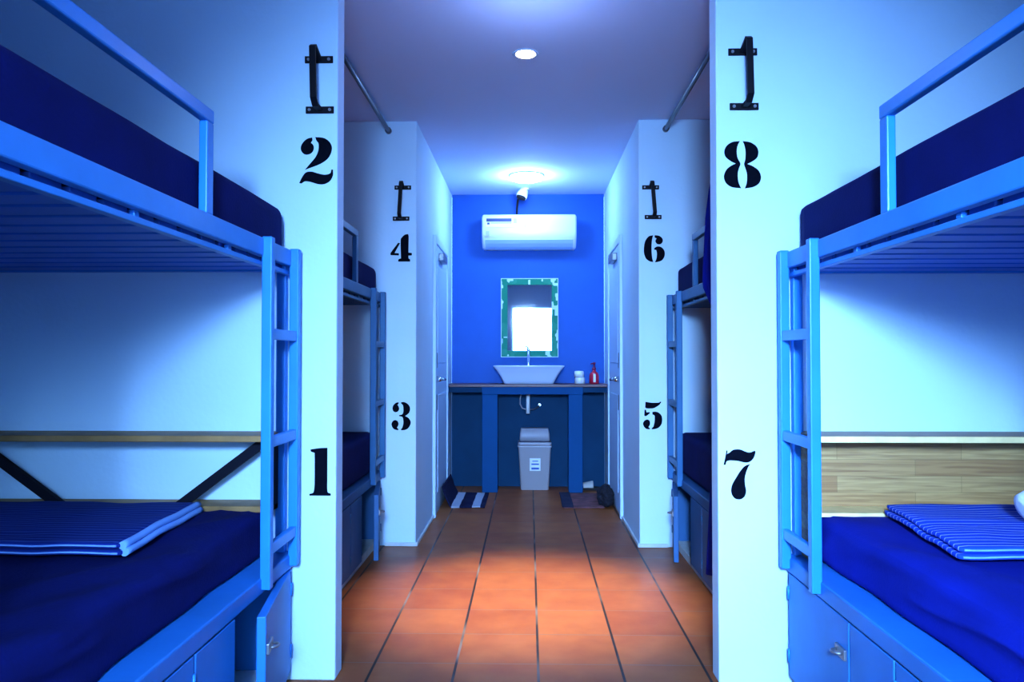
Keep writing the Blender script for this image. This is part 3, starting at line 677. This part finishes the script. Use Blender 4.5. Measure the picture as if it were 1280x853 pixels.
e = tag(empty('white_jar', (0.425, 6.40, CZ)), 'small white lidded jar on the counter beside the sink', 'jar')
MB().lathe([(0.036, 0), (0.043, 0.004), (0.043, 0.045), (0.041, 0.052)], (0.425, 6.40, CZ), 24).build('body', M_plastic, e)
MB().lathe([(0.037, 0.052), (0.037, 0.058)], (0.425, 6.40, CZ), 24).build('band', M_grey, e)
MB().lathe([(0.040, 0.058), (0.040, 0.100), (0.034, 0.108), (0.001, 0.110)], (0.419, 6.40, CZ), 24).build('lid', M_plastic, e)
e = tag(empty('soap_bottle', (0.545, 6.40, CZ)), 'red soap pump bottle on the counter at right', 'bottle')
MB().lathe([(0.034, 0), (0.040, 0.004), (0.040, 0.07), (0.034, 0.09), (0.014, 0.105), (0.013, 0.118)], (0.545, 6.40, CZ), 24).build('bottle_body', M_red, e)
pm = MB().lathe([(0.016, 0.118), (0.016, 0.136), (0.006, 0.138), (0.006, 0.165), (0.013, 0.167), (0.013, 0.180)], (0.545, 6.40, CZ), 16).build('pump', M_reddk, e)
MB().tube([(0.545, 6.40, CZ+0.172), (0.515, 6.375, CZ+0.168)], [0.006, 0.004], 8).build('nozzle', M_reddk, pm)
MB().box(0.535, 0.555, 6.3585, 6.362, CZ+0.015, CZ+0.085, 0.001).build('bottle_label', M_paper, e)

# ------------------------------------------------------------------ waste bin
e = tag(empty('waste_bin', (0.046, 6.52, 0)), 'beige swing-lid waste bin under the counter', 'bin')
bx_, by_ = 0.046, 6.508
MB().loft([rrect(a, b, 0.018, bx_, by_, z) for a, b, z in ((0.112, 0.072, 0.0), (0.119, 0.078, 0.004), (0.138, 0.092, 0.360), (0.144, 0.098, 0.364), (0.144, 0.098, 0.374))]).build('bin_body', M_bin, e)
MB().loft([rrect(a, b, 0.018, bx_, by_, z) for a, b, z in ((0.141, 0.096, 0.374), (0.141, 0.096, 0.400), (0.136, 0.092, 0.405))]).build('lid_collar', M_binlid, e)
MB().loft([rrect(a, b, 0.016, bx_, by_, z) for a, b, z in ((0.126, 0.085, 0.405), (0.126, 0.085, 0.413))]).build('lid_gap', M_band, e)
MB().loft([rrect(a, b, 0.014, bx_, by_+0.01, z) for a, b, z in ((0.129, 0.078, 0.413), (0.126, 0.070, 0.47), (0.118, 0.052, 0.515), (0.112, 0.045, 0.518))]).build('swing_flap', M_binlid, e)
fyb = lambda z: by_-0.078-0.014*z/0.36
lb = MB(); lb.prism([(bx_-0.042, fyb(0.17)-0.0015, 0.165), (bx_+0.048, fyb(0.17)-0.0015, 0.165), (bx_+0.048, fyb(0.27)-0.0015, 0.27), (bx_-0.042, fyb(0.27)-0.0015, 0.27)], (0, 0.003, 0))
lb = lb.build('bin_sticker', M_paper, e)
for x0, x1, z0, z1 in ((-0.02, 0.03, 0.243, 0.25), (-0.028, 0.036, 0.215, 0.226), (-0.028, 0.036, 0.176, 0.192)):
    m = MB(); m.prism([(bx_+x0, fyb(z0)-0.0022, z0), (bx_+x1, fyb(z0)-0.0022, z0), (bx_+x1, fyb(z1)-0.0022, z1), (bx_+x0, fyb(z1)-0.0022, z1)], (0, 0.002, 0)); m.build('printed_line', M_inkblue, lb)

# ------------------------------------------------------------------ things on the floor by the counter
def floormat(name, x0, x1, y0, y1, m_, label, curl, seed):
    def top(a, b):
        x = x0+(x1-x0)*a; y = y0+(y1-y0)*b
        z = 0.012 + 0.005*noise.noise(Vector((x*9+seed, y*9, 0)))
        if curl and a < 0.16:                       # end turned up against the door
            t = (0.16-a)/0.16
            x = x0+(x1-x0)*0.16 - 0.06*math.sin(t*1.3); z += 0.15*t
        return (x, y, z)
    o = MB().grid(top, 60, 40).build(name, m_)
    md = o.modifiers.new('thick', 'SOLIDIFY'); md.thickness = 0.010; md.offset = -1
    center(o, (x0, (y0+y1)/2, 0)); tag(o, label, 'mat'); return o
o = floormat('striped_floor_mat', XL+0.045, -0.33, 5.66, 6.25, M_mat1, 'navy and white striped floor mat by left door, one end turned up', True, 1.0)
o = floormat('maroon_floor_mat', 0.255, 0.56, 5.66, 6.25, mat('maroon_mat_cloth', (0.20, 0.075, 0.085), 0.9, bump=0.6, bscale=60, var=0.5, vscale=14), 'maroon floor mat with dark end band by right door', False, 4.0)
m2 = MB().grid(lambda a, b: (0.245+0.085*a, 5.655+0.60*b, 0.0165+0.005*noise.noise(Vector(((0.245+0.085*a)*9+4.0, (5.655+0.6*b)*9, 0)))), 10, 40).build('end_band', mat('dark_mat_band', (0.012, 0.014, 0.05), 0.9), o)
md = m2.modifiers.new('thick', 'SOLIDIFY'); md.thickness = 0.006; md.offset = -1
t = bmesh.new(); bmesh.ops.create_icosphere(t, subdivisions=5, radius=1)
for v in t.verts:
    d = v.co.normalized()
    r = 1+0.22*noise.noise(d*1.7+Vector((3, 0, 0)))+0.16*noise.noise(d*4.5)+0.07*noise.noise(d*10)
    v.co = Vector((0.578+d.x*r*0.066, 5.83+d.y*r*0.17, max(0.002, 0.066+d.z*r*0.078)))
for f in t.faces: f.smooth = True
b = MB(); b._merge(t); o = b.build('crumpled_cloth', M_rag); center(o, (0.578, 5.83, 0)); tag(o, 'dark crumpled cloth heap on floor against right wall', 'cloth')
e = tag(empty('slipper', (0.51, 6.47, 0)), 'pale slipper with a black sole under the counter at right', 'slipper')
def sole(z, k): return [(0.51+0.105*k*math.cos(a), 6.47+0.042*k*math.sin(a)*(1+0.18*math.cos(a)), z) for a in [2*math.pi*i/28 for i in range(28)]]
MB().loft([sole(0.0, 0.97), sole(0.004, 1), sole(0.022, 1)], smooth=False).build('sole', M_rubber, e)
def strap_(a, b):
    th = math.pi*a; xx = 0.455+0.085*b
    return (xx, 6.47-0.042*math.cos(th), 0.022+0.045*math.sin(th)*(0.75+0.35*b))
o = MB().grid(strap_, 20, 10).build('upper', M_pale, e); md = o.modifiers.new('thick', 'SOLIDIFY'); md.thickness = 0.005

# ------------------------------------------------------------------ light
def lamp(name, kind, loc, rot, energy, color, **k):
    l = bpy.data.lights.new(name, kind); l.energy = energy; l.color = color
    for a, v in k.items(): setattr(l, a, v)
    o = bpy.data.objects.new(name, l); COL.objects.link(o); o.location = loc; o.rotation_euler = rot; return o
lamp('downlight_spot', 'SPOT', (-0.016, 3.53, CEIL-0.03), (R(0.8), 0, R(0)), 700, (1.0, 0.87, 0.55), spot_size=R(43), spot_blend=1.0, shadow_soft_size=0.04)
lamp('lamp_glow', 'POINT', (-0.02, 5.92, CEIL-0.12), (0, 0, 0), 21, (0.36, 0.57, 1.0), shadow_soft_size=0.08)
# daylight falling in through the entrance doorway
lamp('doorway_daylight', 'AREA', ((DX0+DX1)/2-0.1, YF-0.06, 1.35), (R(102), 0, 0), 9, (0.26, 0.50, 1.0), shape='RECTANGLE', size=0.8, size_y=1.2, spread=R(60))
lamp('high_daylight', 'AREA', (-0.08, YF-0.03, 1.81), (R(73), 0, R(-6)), 69, (0.315, 0.57, 1.0), shape='RECTANGLE', size=0.34, size_y=0.40, spread=R(62))
lamp('entrance_fill', 'POINT', (1.35, -0.75, 2.3), (0, 0, 0), 4.0, (0.40, 0.60, 1.0), shadow_soft_size=0.1)  # added lamp without fixture, brightens the entrance wall for the mirror
lamp('ceiling_wash', 'POINT', (0.0, 2.95, 2.23), (0, 0, 0), 5.5, (0.42, 0.55, 1.0), shadow_soft_size=0.08)  # stands for an unseen ceiling lamp; added without fixture to lift the ceiling

w = bpy.data.worlds.new('daylight'); sc.world = w; w.use_nodes = True
nt = w.node_tree; bg = nt.nodes['Background']
tc = nt.nodes.new('ShaderNodeTexCoord'); sp = nt.nodes.new('ShaderNodeSeparateXYZ'); nt.links.new(tc.outputs['Generated'], sp.inputs[0])
rp = nt.nodes.new('ShaderNodeValToRGB')
rp.color_ramp.elements[0].position = 0.47; rp.color_ramp.elements[0].color = (0.02, 0.05, 0.11, 1)
rp.color_ramp.elements[1].position = 0.53; rp.color_ramp.elements[1].color = (0.24, 0.55, 1.0, 1)
mr = nt.nodes.new('ShaderNodeMapRange'); mr.inputs['From Min'].default_value = -1; mr.inputs['From Max'].default_value = 1
nt.links.new(sp.outputs['Z'], mr.inputs['Value']); nt.links.new(mr.outputs['Result'], rp.inputs['Fac']); nt.links.new(rp.outputs['Color'], bg.inputs['Color'])
bg.inputs['Strength'].default_value = 14

# ------------------------------------------------------------------ camera
cd = bpy.data.cameras.new('camera'); cam = bpy.data.objects.new('camera', cd); COL.objects.link(cam)
cd.sensor_width = 36; cd.lens = 950/1280*36; cd.clip_start = 0.02
cam.location = (0, 0, 1.127); cam.rotation_euler = (R(90+1.176), 0, R(1.296))
sc.camera = cam
sc.view_settings.view_transform = 'Standard'
sc.view_settings.look = 'None'
sc.view_settings.exposure = 0.0
sc.view_settings.gamma = 0.87
